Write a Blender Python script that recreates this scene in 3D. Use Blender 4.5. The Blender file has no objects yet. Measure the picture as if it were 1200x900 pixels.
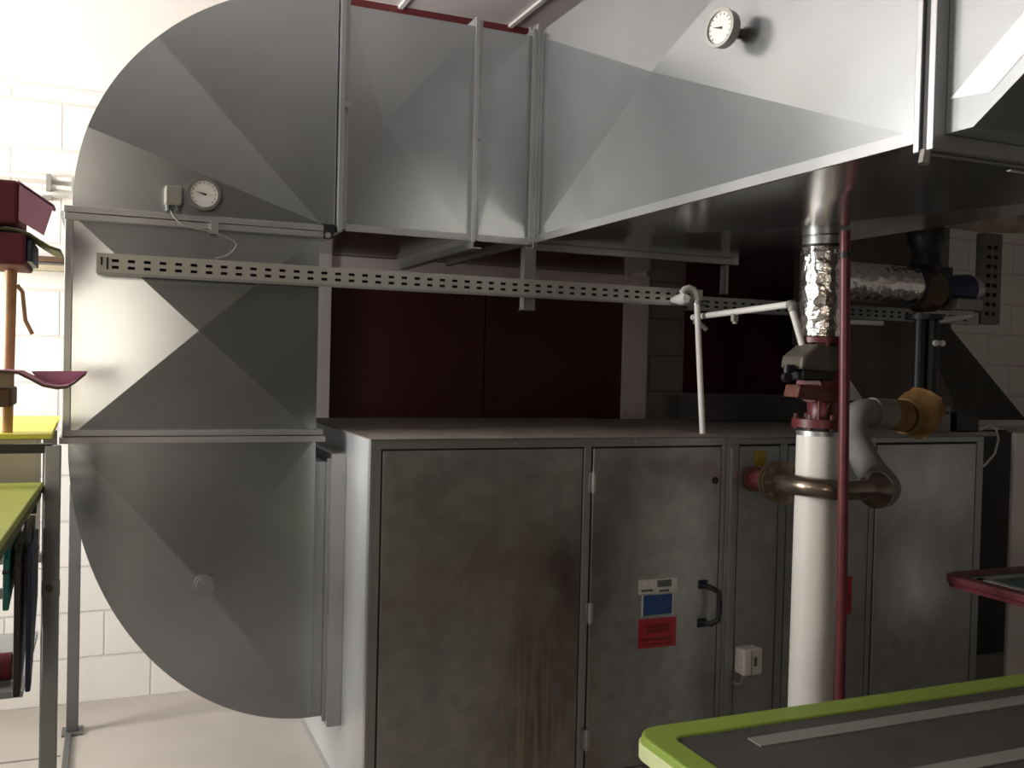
import bpy, bmesh, math, random
from mathutils import Vector, Matrix
random.seed(7)
S = bpy.context.scene
COL = S.collection
PI = math.pi

# ------------------------------------------------------------------ materials
def _mat(name):
    m = bpy.data.materials.new(name); m.use_nodes = True
    nt = m.node_tree; b = nt.nodes['Principled BSDF']
    return m, nt, b

def plain(name, col, rough=.5, metal=0., var=.12, scale=6., bump=0., spec=.5):
    """flat colour with a soft procedural variation"""
    m, nt, b = _mat(name)
    tc = nt.nodes.new('ShaderNodeTexCoord')
    n = nt.nodes.new('ShaderNodeTexNoise'); n.inputs['Scale'].default_value = scale; n.inputs['Detail'].default_value = 5
    nt.links.new(tc.outputs['Object'], n.inputs['Vector'])
    r = nt.nodes.new('ShaderNodeValToRGB')
    r.color_ramp.elements[0].position = .3; r.color_ramp.elements[1].position = .7
    r.color_ramp.elements[0].color = tuple(c * (1 - var) for c in col) + (1,)
    r.color_ramp.elements[1].color = tuple(min(1, c * (1 + var)) for c in col) + (1,)
    nt.links.new(n.outputs['Fac'], r.inputs['Fac']); nt.links.new(r.outputs['Color'], b.inputs['Base Color'])
    b.inputs['Roughness'].default_value = rough; b.inputs['Metallic'].default_value = metal
    b.inputs['Specular IOR Level'].default_value = spec
    if bump:
        bp = nt.nodes.new('ShaderNodeBump'); bp.inputs['Strength'].default_value = bump; bp.inputs['Distance'].default_value = .01
        nt.links.new(n.outputs['Fac'], bp.inputs['Height']); nt.links.new(bp.outputs['Normal'], b.inputs['Normal'])
    return m

def galv(name, col=(.52, .54, .54), rough=.36, metal=.85, var=.10, dirt_sheen=None, fine=.15, fscale=45):
    """galvanised sheet: spangle, cloudy roughness, optional stains and painted reflections (list of x,z,rx,rz,strength in world metres)"""
    m, nt, b = _mat(name); L = nt.links.new; N = nt.nodes.new
    g = N('ShaderNodeNewGeometry')
    vo = N('ShaderNodeTexNoise'); vo.inputs['Scale'].default_value = fscale; vo.inputs['Detail'].default_value = 4; L(g.outputs['Position'], vo.inputs['Vector'])
    n = N('ShaderNodeTexNoise'); n.inputs['Scale'].default_value = 2.2; n.inputs['Detail'].default_value = 3; n.inputs['Roughness'].default_value = .5
    L(g.outputs['Position'], n.inputs['Vector'])
    mx = N('ShaderNodeMix'); mx.data_type = 'FLOAT'; mx.inputs[0].default_value = fine
    L(n.outputs['Fac'], mx.inputs[2]); L(vo.outputs['Fac'], mx.inputs[3])
    r = N('ShaderNodeValToRGB'); r.color_ramp.elements[0].position = .3; r.color_ramp.elements[1].position = .7
    r.color_ramp.elements[0].color = tuple(c * (1 - var) for c in col) + (1,)
    r.color_ramp.elements[1].color = tuple(min(1, c * (1 + var)) for c in col) + (1,)
    L(mx.outputs[0], r.inputs['Fac'])
    rr = N('ShaderNodeMapRange'); rr.inputs['From Min'].default_value = .3; rr.inputs['From Max'].default_value = .7
    rr.inputs['To Min'].default_value = rough * .93; rr.inputs['To Max'].default_value = rough * 1.08
    L(mx.outputs[0], rr.inputs['Value']); L(rr.outputs[0], b.inputs['Roughness'])
    b.inputs['Metallic'].default_value = metal
    out = r.outputs['Color']
    if dirt_sheen:
        sp = N('ShaderNodeSeparateXYZ'); L(g.outputs['Position'], sp.inputs[0])
        nz = N('ShaderNodeTexNoise'); nz.inputs['Scale'].default_value = 5; nz.inputs['Detail'].default_value = 6
        mp = N('ShaderNodeMapping'); mp.inputs['Scale'].default_value = (1.3, 1, .8); L(g.outputs['Position'], mp.inputs['Vector']); L(mp.outputs[0], nz.inputs['Vector'])
        st = N('ShaderNodeTexNoise'); st.inputs['Scale'].default_value = 9; st.inputs['Detail'].default_value = 4
        mp2 = N('ShaderNodeMapping'); mp2.inputs['Scale'].default_value = (7, 1, .25); L(g.outputs['Position'], mp2.inputs['Vector']); L(mp2.outputs[0], st.inputs['Vector'])
        def M(op, a, bb, clamp=False):
            k = N('ShaderNodeMath'); k.operation = op; k.use_clamp = clamp
            for i, v in enumerate((a, bb)):
                if v is None: continue
                if isinstance(v, (int, float)): k.inputs[i].default_value = v
                else: L(v, k.inputs[i])
            return k.outputs[0]
        for (cx, cz, rx, rz, stg, dc, streak) in dirt_sheen:
            dx = M('DIVIDE', M('SUBTRACT', sp.outputs[0], cx), rx); dz = M('DIVIDE', M('SUBTRACT', sp.outputs[2], cz), rz)
            d = M('SQRT', M('ADD', M('MULTIPLY', dx, dx), M('MULTIPLY', dz, dz)), None)
            f = M('SUBTRACT', 1.15, d, True)
            tex = st.outputs['Fac'] if streak else nz.outputs['Fac']
            t = M('MULTIPLY', M('SUBTRACT', tex, .15 if not streak else .46), 2.2 if not streak else 6., True)
            f = M('MULTIPLY', M('MULTIPLY', f, t, True), stg, True)
            mm = N('ShaderNodeMix'); mm.data_type = 'RGBA'; L(f, mm.inputs[0]); L(out, mm.inputs[6]); mm.inputs[7].default_value = dc + (1,)
            out = mm.outputs[2]
    L(out, b.inputs['Base Color'])
    return m

def block_wall(name, col, mortar, axis='x', zmax=2.86):
    """painted block masonry up to zmax, smooth painted render above it"""
    m, nt, b = _mat(name); L = nt.links.new; N = nt.nodes.new
    g = N('ShaderNodeNewGeometry'); sp = N('ShaderNodeSeparateXYZ'); L(g.outputs['Position'], sp.inputs[0])
    cb = N('ShaderNodeCombineXYZ'); L(sp.outputs[0 if axis == 'x' else 1], cb.inputs[0]); L(sp.outputs[2], cb.inputs[1])
    br = N('ShaderNodeTexBrick'); L(cb.outputs[0], br.inputs['Vector'])
    br.inputs['Scale'].default_value = 1.; br.inputs['Brick Width'].default_value = .42; br.inputs['Row Height'].default_value = .215
    br.inputs['Mortar Size'].default_value = .006; br.inputs['Mortar Smooth'].default_value = .4
    br.inputs['Color1'].default_value = col + (1,); br.inputs['Color2'].default_value = tuple(c * .95 for c in col) + (1,)
    br.inputs['Mortar'].default_value = mortar + (1,)
    gt = N('ShaderNodeMath'); gt.operation = 'GREATER_THAN'; gt.inputs[1].default_value = zmax; L(sp.outputs[2], gt.inputs[0])
    mx = N('ShaderNodeMix'); mx.data_type = 'RGBA'; L(gt.outputs[0], mx.inputs[0]); L(br.outputs['Color'], mx.inputs[6]); mx.inputs[7].default_value = col + (1,)
    L(mx.outputs[2], b.inputs['Base Color']); b.inputs['Roughness'].default_value = .75
    iv = N('ShaderNodeMath'); iv.operation = 'MULTIPLY'; L(br.outputs['Fac'], iv.inputs[0])
    lt = N('ShaderNodeMath'); lt.operation = 'LESS_THAN'; lt.inputs[1].default_value = zmax; L(sp.outputs[2], lt.inputs[0]); L(lt.outputs[0], iv.inputs[1])
    bp = N('ShaderNodeBump'); bp.invert = True; bp.inputs['Strength'].default_value = .6; bp.inputs['Distance'].default_value = .006
    L(iv.outputs[0], bp.inputs['Height']); L(bp.outputs['Normal'], b.inputs['Normal'])
    return m

def foil(name):
    m, nt, b = _mat(name); L = nt.links.new; N = nt.nodes.new
    g = N('ShaderNodeNewGeometry'); v = N('ShaderNodeTexVoronoi'); v.inputs['Scale'].default_value = 26; L(g.outputs['Position'], v.inputs['Vector'])
    n = N('ShaderNodeTexNoise'); n.inputs['Scale'].default_value = 38; n.inputs['Detail'].default_value = 5; L(g.outputs['Position'], n.inputs['Vector'])
    a = N('ShaderNodeMath'); a.operation = 'ADD'; L(v.outputs['Distance'], a.inputs[0]); L(n.outputs['Fac'], a.inputs[1])
    bp = N('ShaderNodeBump'); bp.inputs['Strength'].default_value = .55; bp.inputs['Distance'].default_value = .01
    L(a.outputs[0], bp.inputs['Height']); L(bp.outputs['Normal'], b.inputs['Normal'])
    b.inputs['Base Color'].default_value = (.78, .76, .73, 1); b.inputs['Metallic'].default_value = 1; b.inputs['Roughness'].default_value = .16
    return m

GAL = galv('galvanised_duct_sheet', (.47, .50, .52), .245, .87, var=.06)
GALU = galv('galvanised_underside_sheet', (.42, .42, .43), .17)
GALF = galv('galvanised_flange', (.46, .47, .48), .38)
DIMT = galv('dim_tray_steel', (.16, .155, .15), .5, .5)
POSTD = galv('dark_post_steel', (.13, .13, .13), .5, .4)
BR = (.085, .055, .035)
GALD = galv('stained_sheen_galvanised_panel', (.40, .41, .40), .40, .8, .26, fine=.5, fscale=16, dirt_sheen=[
    (1.25, .92, .55, .36, .62, (.19, .135, .09), False),
    (1.53, .40, .30, .62, .85, (.17, .105, .07), False),
    (1.63, .88, .17, .24, .85, (.085, .055, .055), False),
    (1.76, 1.02, .16, .32, .6, (.10, .09, .085), False),
    (1.43, .28, .20, .42, .75, (.48, .38, .30), True),
    (1.19, .85, .12, .09, .6, (.42, .38, .32), True),
    (2.22, .42, .10, .22, .6, (.18, .12, .08), False),
    (3.30, .72, .22, .24, .95, (.95, .95, .95), False),  # pale smears: reflected light painted onto the right-hand panels
    (2.70, .55, .08, .5, .8, (.85, .85, .85), False), (3.35, 1.15, .3, .25, .8, (.8, .8, .8), False)])
GALS = galv('galvanised_unit_side', (.60, .62, .64), .42, .7)
DUST = plain('dusty_top_sheet', (.20, .172, .145), .75, 0, .25, 4)
FRAME = galv('unit_frame_steel', (.37, .38, .37), .42, .8)
DARKG = plain('dark_gap', (.015, .014, .014), .8)
POST = galv('rack_post_steel', (.36, .37, .37), .5, .6)
WALLM = block_wall('white_block_wall', (.80, .77, .73), (.62, .59, .56))
WALLY = block_wall('white_block_wall_side', (.80, .78, .75), (.50, .48, .46), 'y')
WALLD = plain('bounce_damping_wall', (.16, .15, .145), .8)  # unseen front wall darkened to cut bounced light
CEIL = plain('white_ceiling_panel', (.68, .63, .63), .6, 0, .03)
FLOOR = plain('beige_screed_floor', (.40, .365, .33), .55, 0, .06, 2.5, .05)
WINE = plain('wine_red_door_paint', (.050, .004, .008), .45, 0, .12, 3)
WINE2 = plain('wine_red_foam', (.12, .010, .020), .7, 0, .15, 10)
MAUVE = plain('mauve_foam', (.48, .22, .31), .7, 0, .08)
WHITE = plain('white_paint', (.75, .72, .70), .5, 0, .03)
JAMB = plain('pinkish_white_jamb', (.58, .52, .52), .6, 0, .05)
WPIPE = plain('white_plastic_pipe_cover', (.76, .75, .70), .38, 0, .03)
CONDUIT = plain('white_conduit', (.70, .69, .66), .4, 0, .03)
CREAM = plain('cream_panel', (.86, .80, .73), .6, 0, .03)
RED = plain('red_painted_steel', (.125, .022, .028), .4, 0, .2, 30)
RUST = plain('rusty_red_iron', (.13, .045, .03), .6, .2, .4, 30, .1)
BRASS = plain('old_brass_steel', (.24, .19, .15), .26, .85, .25, 12)
OLIVE = plain('olive_grey_enamel', (.10, .09, .068), .5, 0, .15)
BLACK = plain('black_enamel', (.012, .012, .014), .45, 0, .2)
NAVY = plain('navy_motor_paint', (.02, .025, .07), .45, 0, .2)
GREYP = plain('grey_pipe_wrap', (.19, .182, .175), .7, 0, .12, 12, .2)
AMBER = plain('amber_foam_insulation', (.21, .115, .035), .75, 0, .35, 14, .4)
BEIGE = plain('dirty_beige_insulation', (.34, .30, .25), .8, 0, .35, 9, .5)
LIME = plain('lime_green_plastic', (.30, .42, .07), .42, 0, .06)
LIMEP = plain('lime_edge_highlight', (.72, .80, .42), .45, 0, .05)  # highlight along the lime board's side put into its colour
OLIVEL = plain('yellow_green_board', (.42, .45, .10), .5, 0, .08)
OLIVED = plain('dark_olive_edge', (.10, .11, .02), .6, 0, .1)
YEL = plain('bright_yellow_board', (.85, .82, .10), .5, 0, .05)
SLATE = plain('slate_grey_mat', (.085, .080, .072), .5, 0, .15, 8)
STRIPE = plain('pale_grey_stripe', (.27, .265, .24), .55, 0, .08)
TEAL = plain('teal_board', (.015, .20, .18), .5, 0, .1)
DTEAL = plain('dark_teal_mat', (.03, .07, .075), .5, 0, .1)
DNAVY = plain('dark_navy_board', (.012, .02, .06), .45, 0, .1)
WOOD = plain('varnished_wood', (.52, .30, .14), .4, 0, .2, 18)
DWOOD = plain('dark_brown_trim', (.10, .055, .03), .6, 0, .2)
PAPER = plain('label_paper', (.55, .54, .50), .5, 0, .2, 60)
PBLUE = plain('blue_sticker', (.012, .060, .20), .4, 0, .15, 50)
PRED = plain('red_sticker', (.36, .018, .025), .4, 0, .10, 50)
PDRED = plain('dark_red_print', (.20, .008, .012), .4, 0, .2, 50)
PGREY = plain('grey_print', (.10, .11, .11), .5, 0, .3, 50)
PYEL = plain('yellow_sticker', (.30, .20, .02), .5, 0, .3, 50)
DIAL = plain('white_dial', (.80, .80, .77), .35, 0, .02)
INK = plain('black_ink', (.02, .02, .02), .5)
RIM = plain('dial_rim_steel', (.33, .32, .30), .3, .8, .1)
BROWNM = plain('brown_metal', (.09, .06, .035), .4, .6, .2)
FOIL = foil('crinkled_foil_jacket')
IVORY = plain('ivory_plastic', (.70, .67, .60), .45, 0, .03)
GBOX = plain('grey_sensor_plastic', (.25, .24, .215), .5, 0, .03)
TRAYM = galv('cable_tray_steel', (.50, .50, .46), .42, .6)

# ------------------------------------------------------------------ mesh builder
class MB:
    def __init__(s): s.v = []; s.f = []
    def add(s, vs, fs):
        n = len(s.v); s.v += [tuple(v) for v in vs]; s.f += [tuple(i + n for i in f) for f in fs]; return s
    def box(s, x0, x1, y0, y1, z0, z1):
        x0, x1 = sorted((x0, x1)); y0, y1 = sorted((y0, y1)); z0, z1 = sorted((z0, z1))
        return s.add([(x0,y0,z0),(x1,y0,z0),(x1,y1,z0),(x0,y1,z0),(x0,y0,z1),(x1,y0,z1),(x1,y1,z1),(x0,y1,z1)],
                     [(0,3,2,1),(4,5,6,7),(0,1,5,4),(1,2,6,5),(2,3,7,6),(3,0,4,7)])
    def prism(s, pts, d):
        """pts: closed loop of 3-D points, extruded by vector d"""
        n = len(pts); P = [Vector(p) for p in pts]; D = Vector(d)
        c = sum(P, Vector()) / n; nm = Vector()
        for i in range(n): nm += (P[i] - c).cross(P[(i+1) % n] - c)
        if nm.dot(D) > 0: P = P[::-1]
        s.add(P + [p + D for p in P], [tuple(range(n)), tuple(range(2*n-1, n-1, -1))] + [(i, i+n, (i+1) % n+n, (i+1) % n) for i in range(n)])
        return s
    def tube(s, pts, r, n=16, caps=True, radii=None):
        P = [Vector(p) for p in pts]; rings = []
        t0 = (P[1]-P[0]).normalized(); up = Vector((0,0,1)) if abs(t0.z) < .9 else Vector((1,0,0))
        u = t0.cross(up).normalized()
        for i, p in enumerate(P):
            if i == 0: t = P[1]-P[0]
            elif i == len(P)-1: t = P[-1]-P[-2]
            else: t = (P[i]-P[i-1]).normalized() + (P[i+1]-P[i]).normalized()
            t.normalize(); u = (u - t*u.dot(t)).normalized(); w = t.cross(u)
            rr = radii[i] if radii else r
            rings.append([p + (u*math.cos(a) + w*math.sin(a))*rr for a in (2*PI*k/n for k in range(n))])
        vs = [q for ring in rings for q in ring]; fs = []
        for i in range(len(P)-1):
            for k in range(n): fs.append((i*n+k, i*n+(k+1) % n, (i+1)*n+(k+1) % n, (i+1)*n+k))
        if caps: fs += [tuple(range(n-1, -1, -1)), tuple(range((len(P)-1)*n, len(P)*n))]
        return s.add(vs, fs)
    def ring(s, a, b, ri, ro, n=28):
        """flat washer between points a and b"""
        A = Vector(a); B = Vector(b); t = (B-A).normalized(); up = Vector((0,0,1)) if abs(t.z) < .9 else Vector((1,0,0))
        u = t.cross(up).normalized(); w = t.cross(u); vs = []
        for (p, rr) in ((A, ri), (A, ro), (B, ro), (B, ri)):
            vs += [p + (u*math.cos(2*PI*k/n) + w*math.sin(2*PI*k/n))*rr for k in range(n)]
        fs = []
        for j in range(4):
            for k in range(n):
                a0 = j*n+k; a1 = j*n+(k+1) % n; b0 = ((j+1) % 4)*n+k; b1 = ((j+1) % 4)*n+(k+1) % n
                fs.append((a0, a1, b1, b0))
        return s.add(vs, fs)
    def pyr(s, q, apex):
        """four-sided cross-broken sheet: quad q with a raised centre"""
        return s.add(list(q) + [apex], [(0,1,4),(1,2,4),(2,3,4),(3,0,4)])

def arc(cx, cy, cz, r, a0, a1, n, plane='xz'):
    out = []
    for k in range(n+1):
        a = a0 + (a1-a0)*k/n
        out.append((cx + r*math.cos(a), cy, cz + r*math.sin(a)) if plane == 'xz' else
                   (cx + r*math.cos(a), cy + r*math.sin(a), cz) if plane == 'xy' else (cx, cy + r*math.cos(a), cz + r*math.sin(a)))
    return out

def bez(ctrl, n=8):
    """Catmull-Rom through the control points"""
    P = [Vector(c) for c in ctrl]; P = [P[0]*2-P[1]] + P + [P[-1]*2-P[-2]]; out = []
    for i in range(1, len(P)-2):
        for k in range(n):
            t = k/n; a_, b_, c_, d_ = P[i-1:i+3]
            out.append(.5*((2*b_) + (c_-a_)*t + (2*a_-5*b_+4*c_-d_)*t*t + (3*b_-a_-3*c_+d_)*t**3))
    return out + [P[-2]]

def smooth(me, ang=35):
    bm = bmesh.new(); bm.from_mesh(me)
    for f in bm.faces: f.smooth = True
    for e in bm.edges: e.smooth = len(e.link_faces) == 2 and e.calc_face_angle(4) < math.radians(ang)
    bm.to_mesh(me); bm.free()

def mk(name, mb, mat, parent=None, bevel=0., sm=False, at=None, fix=True):
    """mesh object in world coordinates, origin at its own base (or at its thing's)"""
    me = bpy.data.meshes.new(name)
    xs = [v[0] for v in mb.v]; ys = [v[1] for v in mb.v]; zs = [v[2] for v in mb.v]
    o0 = Vector(at) if at else Vector(((min(xs)+max(xs))/2, (min(ys)+max(ys))/2, min(zs)))
    me.from_pydata([Vector(v)-o0 for v in mb.v], [], mb.f); me.update()
    if fix or bevel:
        bm = bmesh.new(); bm.from_mesh(me); bmesh.ops.recalc_face_normals(bm, faces=bm.faces)
        bm.to_mesh(me); bm.free()
    me.materials.append(mat)
    if sm: smooth(me)
    o = bpy.data.objects.new(name, me); COL.objects.link(o)
    if parent is not None:
        w = Vector(parent.location); q = parent.parent
        while q is not None: w += q.location; q = q.parent
        o.parent = parent; o.location = o0 - w
    else: o.location = o0
    if bevel:
        b = o.modifiers.new('edge', 'BEVEL'); b.width = bevel; b.segments = 2; b.limit_method = 'ANGLE'; b.angle_limit = math.radians(40)
    return o

def tag(o, label, cat, group=None):
    o['label'] = label; o['category'] = cat
    if group: o['group'] = group
    return o
def thing(name, loc, label, cat, group=None):
    o = bpy.data.objects.new(name, None); COL.objects.link(o); o.location = loc; o.empty_display_size = .05
    return tag(o, label, cat, group)
def struct(name, mb, mat, parent=None, **k):
    o = mk(name, mb, mat, parent, **k)
    if parent is None: o['kind'] = 'structure'
    return o

# ------------------------------------------------------------------ the room
XL, XR, YF, YB, ZC = -2.7, 7.0, -4.6, 4.91, 3.49
struct('floor', MB().box(XL-.2, XR+.2, YF-.2, YB+.2, -.12, 0), FLOOR)
struct('ceiling', MB().box(XL-.2, XR+.2, YF-.2, YB+.2, ZC, ZC+.12), CEIL)
for i, x in enumerate((-.44, .16, .76, 1.37, 1.99, 2.6, 3.2)):
    struct('trim_%d' % (i+2), MB().box(x-.012, x+.012, YF, YB-.03, ZC-.014, ZC+.002), WHITE)
struct('wall_back', MB().box(XL-.2, 1.0, YB, YB+.2, 0, ZC).box(2.80, XR+.2, YB, YB+.2, 0, ZC).box(1.0, 2.80, YB+.06, YB+.2, 0, ZC), WALLM)
struct('trim_10', MB().box(2.905, 3.17, YB-.004, YB, 0, 2.9), block_wall('raw_grey_block', (.20, .19, .175), (.12, .11, .10)))
struct('wall_right', MB().box(XR, XR+.2, YF-.2, YB, 0, ZC), WALLY)
# left wall with a long window opening, front wall (behind the camera) with two
def wall_open(name, axis, c0, c1, lo, hi, opens, mat):
    mb = MB(); cur = lo
    def B(a, b, z0, z1):
        if axis == 'y': mb.box(c0, c1, a, b, z0, z1)
        else: mb.box(a, b, c0, c1, z0, z1)
    for (a, b, z0, z1) in opens:
        B(cur, a, 0, ZC); B(a, b, 0, z0); B(a, b, z1, ZC); cur = b
    B(cur, hi, 0, ZC)
    return struct(name, mb, mat)
WL = [(1.3, 2.3, 1.9, 3.1), (3.2, 4.35, 1.0, 3.2)]
WF = [(-2.3, -.9, 1.0, 2.7)]
wall_open('wall_left', 'y', XL-.2, XL, YF-.2, YB, WL, WALLY)
wall_open('wall_front', 'x', YF-.2, YF, XL, XR, WF, WALLD)
def glassmat():
    m = bpy.data.materials.new('window_glass'); m.use_nodes = True; nt = m.node_tree; nt.nodes.clear()
    o = nt.nodes.new('ShaderNodeOutputMaterial'); t = nt.nodes.new('ShaderNodeBsdfTransparent'); g = nt.nodes.new('ShaderNodeBsdfGlossy')
    g.inputs['Roughness'].default_value = .02; fr = nt.nodes.new('ShaderNodeFresnel'); fr.inputs[0].default_value = 1.45
    mx = nt.nodes.new('ShaderNodeMixShader'); nt.links.new(fr.outputs[0], mx.inputs[0]); nt.links.new(t.outputs[0], mx.inputs[1]); nt.links.new(g.outputs[0], mx.inputs[2])
    nt.links.new(mx.outputs[0], o.inputs[0]); return m
GLASS = glassmat()
def window(n, axis, c, a, b, z0, z1):
    fr = MB(); pn = MB(); w = .05
    def B(mb, p, q, r, s_, d0, d1):
        if axis == 'y': mb.box(c+d0, c+d1, p, q, r, s_)
        else: mb.box(p, q, c+d0, c+d1, r, s_)
    for (p, q, r_, s_) in ((a, b, z0, z0+w), (a, b, z1-w, z1), (a, a+w, z0, z1), (b-w, b, z0, z1), ((a+b)/2-w/2, (a+b)/2+w/2, z0, z1)):
        B(fr, p, q, r_, s_, -.12, -.06)
    o = struct('window_%d' % n, fr, WHITE)
    B(pn, a+w, b-w, z0+w, z1-w, -.093, -.089); mk('pane', pn, GLASS, o)
k = 1
for (a, b, z0, z1) in WL: window(k, 'y', XL, a, b, z0, z1); k += 1
for (a, b, z0, z1) in WF: window(k, 'x', YF, a, b, z0, z1); k += 1

# wine red double door with fixed panel above it
d = struct('door_1', MB().box(.965, 1.04, YB-.03, YB+.06, 0, ZC).box(2.755, 2.905, YB-.03, YB+.06, 0, 2.18)
           .box(1.04, 2.755, YB-.02, YB+.06, 2.11, 2.178), JAMB)
mk('door_leaf', MB().box(1.04, 1.893, YB+.005, YB+.05, .01, 2.11), WINE, d)
mk('door_leaf', MB().box(1.901, 2.755, YB+.005, YB+.05, .01, 2.11), WINE, d)
mk('transom_panel', MB().box(1.04, 2.755, YB+.005, YB+.05, 2.178, 3.455), WINE, d)
mk('head_rail', MB().box(1.04, 2.755, YB-.03, YB+.06, 3.455, ZC), plain('dull_red_rail', (.12, .018, .018), .5), d)
struct('wine_panel', MB().box(3.17, 4.35, YB-.02, YB+.0, 0, 2.9), WINE)  # flat wine red panel over part of the back wall
struct('trim_11', MB().box(4.35, 5.27, YB-.004, YB, 0, 2.9), block_wall('shaded_block_far', (.20, .19, .175), (.12, .11, .10)))  # darker block tone paints in the shade on the far back wall
struct('trim_1', MB().box(XL, .96, YB-.012, YB, 2.85, 2.862), WHITE)
# expansion joint in the floor
struct('trim_9', MB().box(XL, -.16, 4.28, 4.292, -.002, .002), plain('floor_joint', (.20, .17, .15), .8))

# ------------------------------------------------------------------ ductwork
Y0, Y1 = 3.6, 4.60          # front and rear of the round-trip duct
def rect_flange_x(x0, x1, y0, y1, z0, z1, w=.032):
    """ring of angle steel round a duct running along X"""
    return (MB().box(x0, x1, y0-w, y0, z0-w, z1+w).box(x0, x1, y1, y1+w, z0-w, z1+w)
            .box(x0, x1, y0, y1, z0-w, z0).box(x0, x1, y0, y1, z1, z1+w))
def rect_flange_z(z0, z1, x0, x1, y0, y1, w=.032):
    return (MB().box(x0-w, x1+w, y0-w, y0, z0, z1).box(x0-w, x1+w, y1, y1+w, z0, z1)
            .box(x0-w, x0, y0, y1, z0, z1).box(x1, x1+w, y0, y1, z0, z1))
def bolt(p, d, r=.009, h=.012):
    P = Vector(p); D = Vector(d).normalized()*h
    return MB().tube([P, P+D], r, 6)

def elbow_mesh(cx, cz, throat, R, a0, a1, folds, extra_in, depth=(Y0, Y1), raise_=.02, apex=None, n=40):
    """quarter bend seen from the front: cheek plates with folds, outer and inner wraps"""
    mb = MB(); y0, y1 = depth
    outer = [(cx + (R[0])*math.cos(a), cz + R[1]*math.sin(a)) for a in (a0+(a1-a0)*k/n for k in range(n+1))]
    inner = throat
    ring = outer + inner[::-1]
    N = len(ring)
    def off(i):
        if apex is not None or i > n: return 0.
        t = i/n; prev = (0., 0.)
        pts = [(0., 0.)] + folds + [(1., 0.)]
        for (ta, ha), (tb, hb) in zip(pts, pts[1:]):
            if ta <= t <= tb: return ha + (hb-ha)*(t-ta)/(tb-ta)
        return 0.
    front = [(x, y0 - off(i), z) for i, (x, z) in enumerate(ring)]
    back = [(x, y1, z) for x, z in ring]
    if apex is not None:
        ap = (apex[0], y0-raise_, apex[1])
        mb.add(front + [ap], [(i, (i+1) % N, N) for i in range(N)])
    else:
        # fan from the throat corner
        mb.add(front, [(i, i+1, n+2) for i in range(0, n)] + [(n, n+1, n+2), (n+3, 0, n+2)])
    mb.add(back, [tuple(range(N))])
    mb.add(front + back, [(i, (i+1) % N, (i+1) % N+N, i+N) for i in range(N)])
    return mb

ROOM = 'run of galvanised duct sections'
# lower bend: leaves the unit's left side and turns upward
lb = thing('duct_elbow', (.32, 3.98, .28), 'large galvanised quarter-round duct bend low at left, joining the side of the cabinet', 'duct')
mk('bend_shell', elbow_mesh(.72, 1.355, [(.72, 1.355), (.72, 1.262)], (.845, 1.06), PI, 1.5*PI, [], 0, apex=(.325, .83), raise_=.019)
   .add([], []), GAL, lb)
# short straight lip to the unit
mk('mouth_collar', MB().box(.72, .775, Y0+.002, 4.36, .295, 1.262), GAL, lb)
fl = rect_flange_x(.775, .831, Y0, 4.34, .295, 1.262, .034)
mk('flange', fl, GALF, lb, bevel=.003)
mk('seam_strip', MB().box(.762, .775, Y0-.014, Y0, .28, 1.275), GALF, lb)
mk('test_cap', MB().tube([(.325, Y0-.022, .83), (.325, Y0-.044, .83)], .028, 24).ring((.325, Y0-.022, .83), (.325, Y0-.035, .83), .028, .037), GALF, lb, sm=True)['label'] = 'round pressed cap in the middle of the bend'
# riser
rs = thing('duct_riser', (.30, 3.98, 1.355), 'upright straight galvanised duct length between the two quarter-round bends', 'duct')
x0, x1, z0, z1 = -.122, .72, 1.362, 2.118
r_ = MB().pyr([(x0, Y0, z0), (x1, Y0, z0), (x1, Y0, z1), (x0, Y0, z1)], (.292, Y0-.030, 1.738))
r_.add([(x0, Y0, z0), (x0, Y1, z0), (x0, Y1, z1), (x0, Y0, z1)], [(0,1,2,3)]).add([(x1, Y0, z0), (x1, Y1, z0), (x1, Y1, z1), (x1, Y0, z1)], [(3,2,1,0)])
r_.add([(x0, Y1, z0), (x1, Y1, z0), (x1, Y1, z1), (x0, Y1, z1)], [(0,1,2,3)])
mk('duct_sheet', r_, GAL, rs)
mk('flange', rect_flange_z(1.340, 1.362, x0, x1, Y0, Y1, .030), GALF, rs, bevel=.002)
mk('flange', rect_flange_z(1.365, 1.385, x0, x1, Y0, Y1, .022), GALF, rs, bevel=.002)
mk('flange', rect_flange_z(2.100, 2.122, x0, x1, Y0, Y1, .024), GALF, rs, bevel=.002)
mk('corner_bead', MB().box(x0-.022, x0+.004, Y0-.006, Y0+.03, z0, z1), GALF, rs, bevel=.003)
mk('flange_clamp', MB().box(.325, .352, Y0-.045, Y0-.02, 2.085, 2.13).tube([(.338, Y0-.05, 2.095), (.338, Y0-.02, 2.095)], .009, 8), GALF, rs)
# upper bend
ub = thing('duct_elbow', (.32, 3.98, 2.125), 'large galvanised quarter-round duct bend at upper left under the ceiling, with round dial thermometer', 'duct')
mk('bend_shell', elbow_mesh(.775, 2.145, [(.775, 2.155), (.72, 2.155), (.72, 2.145)], (.897, .87), .5*PI, PI, [(.50, -.004), (.80, .030)], 0), GAL, ub)
mk('flange', rect_flange_z(2.124, 2.146, x0, x1, Y0, Y1, .026), GALF, ub, bevel=.002)
mk('corner_clamp', MB().box(.728, .765, Y0-.03, Y0+.02, 2.10, 2.15), BLACK, ub)
mk('flange_bolt', bolt((.742, Y0-.031, 2.108), (0, -1, 0), .011, .014), GALF, ub)
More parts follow.
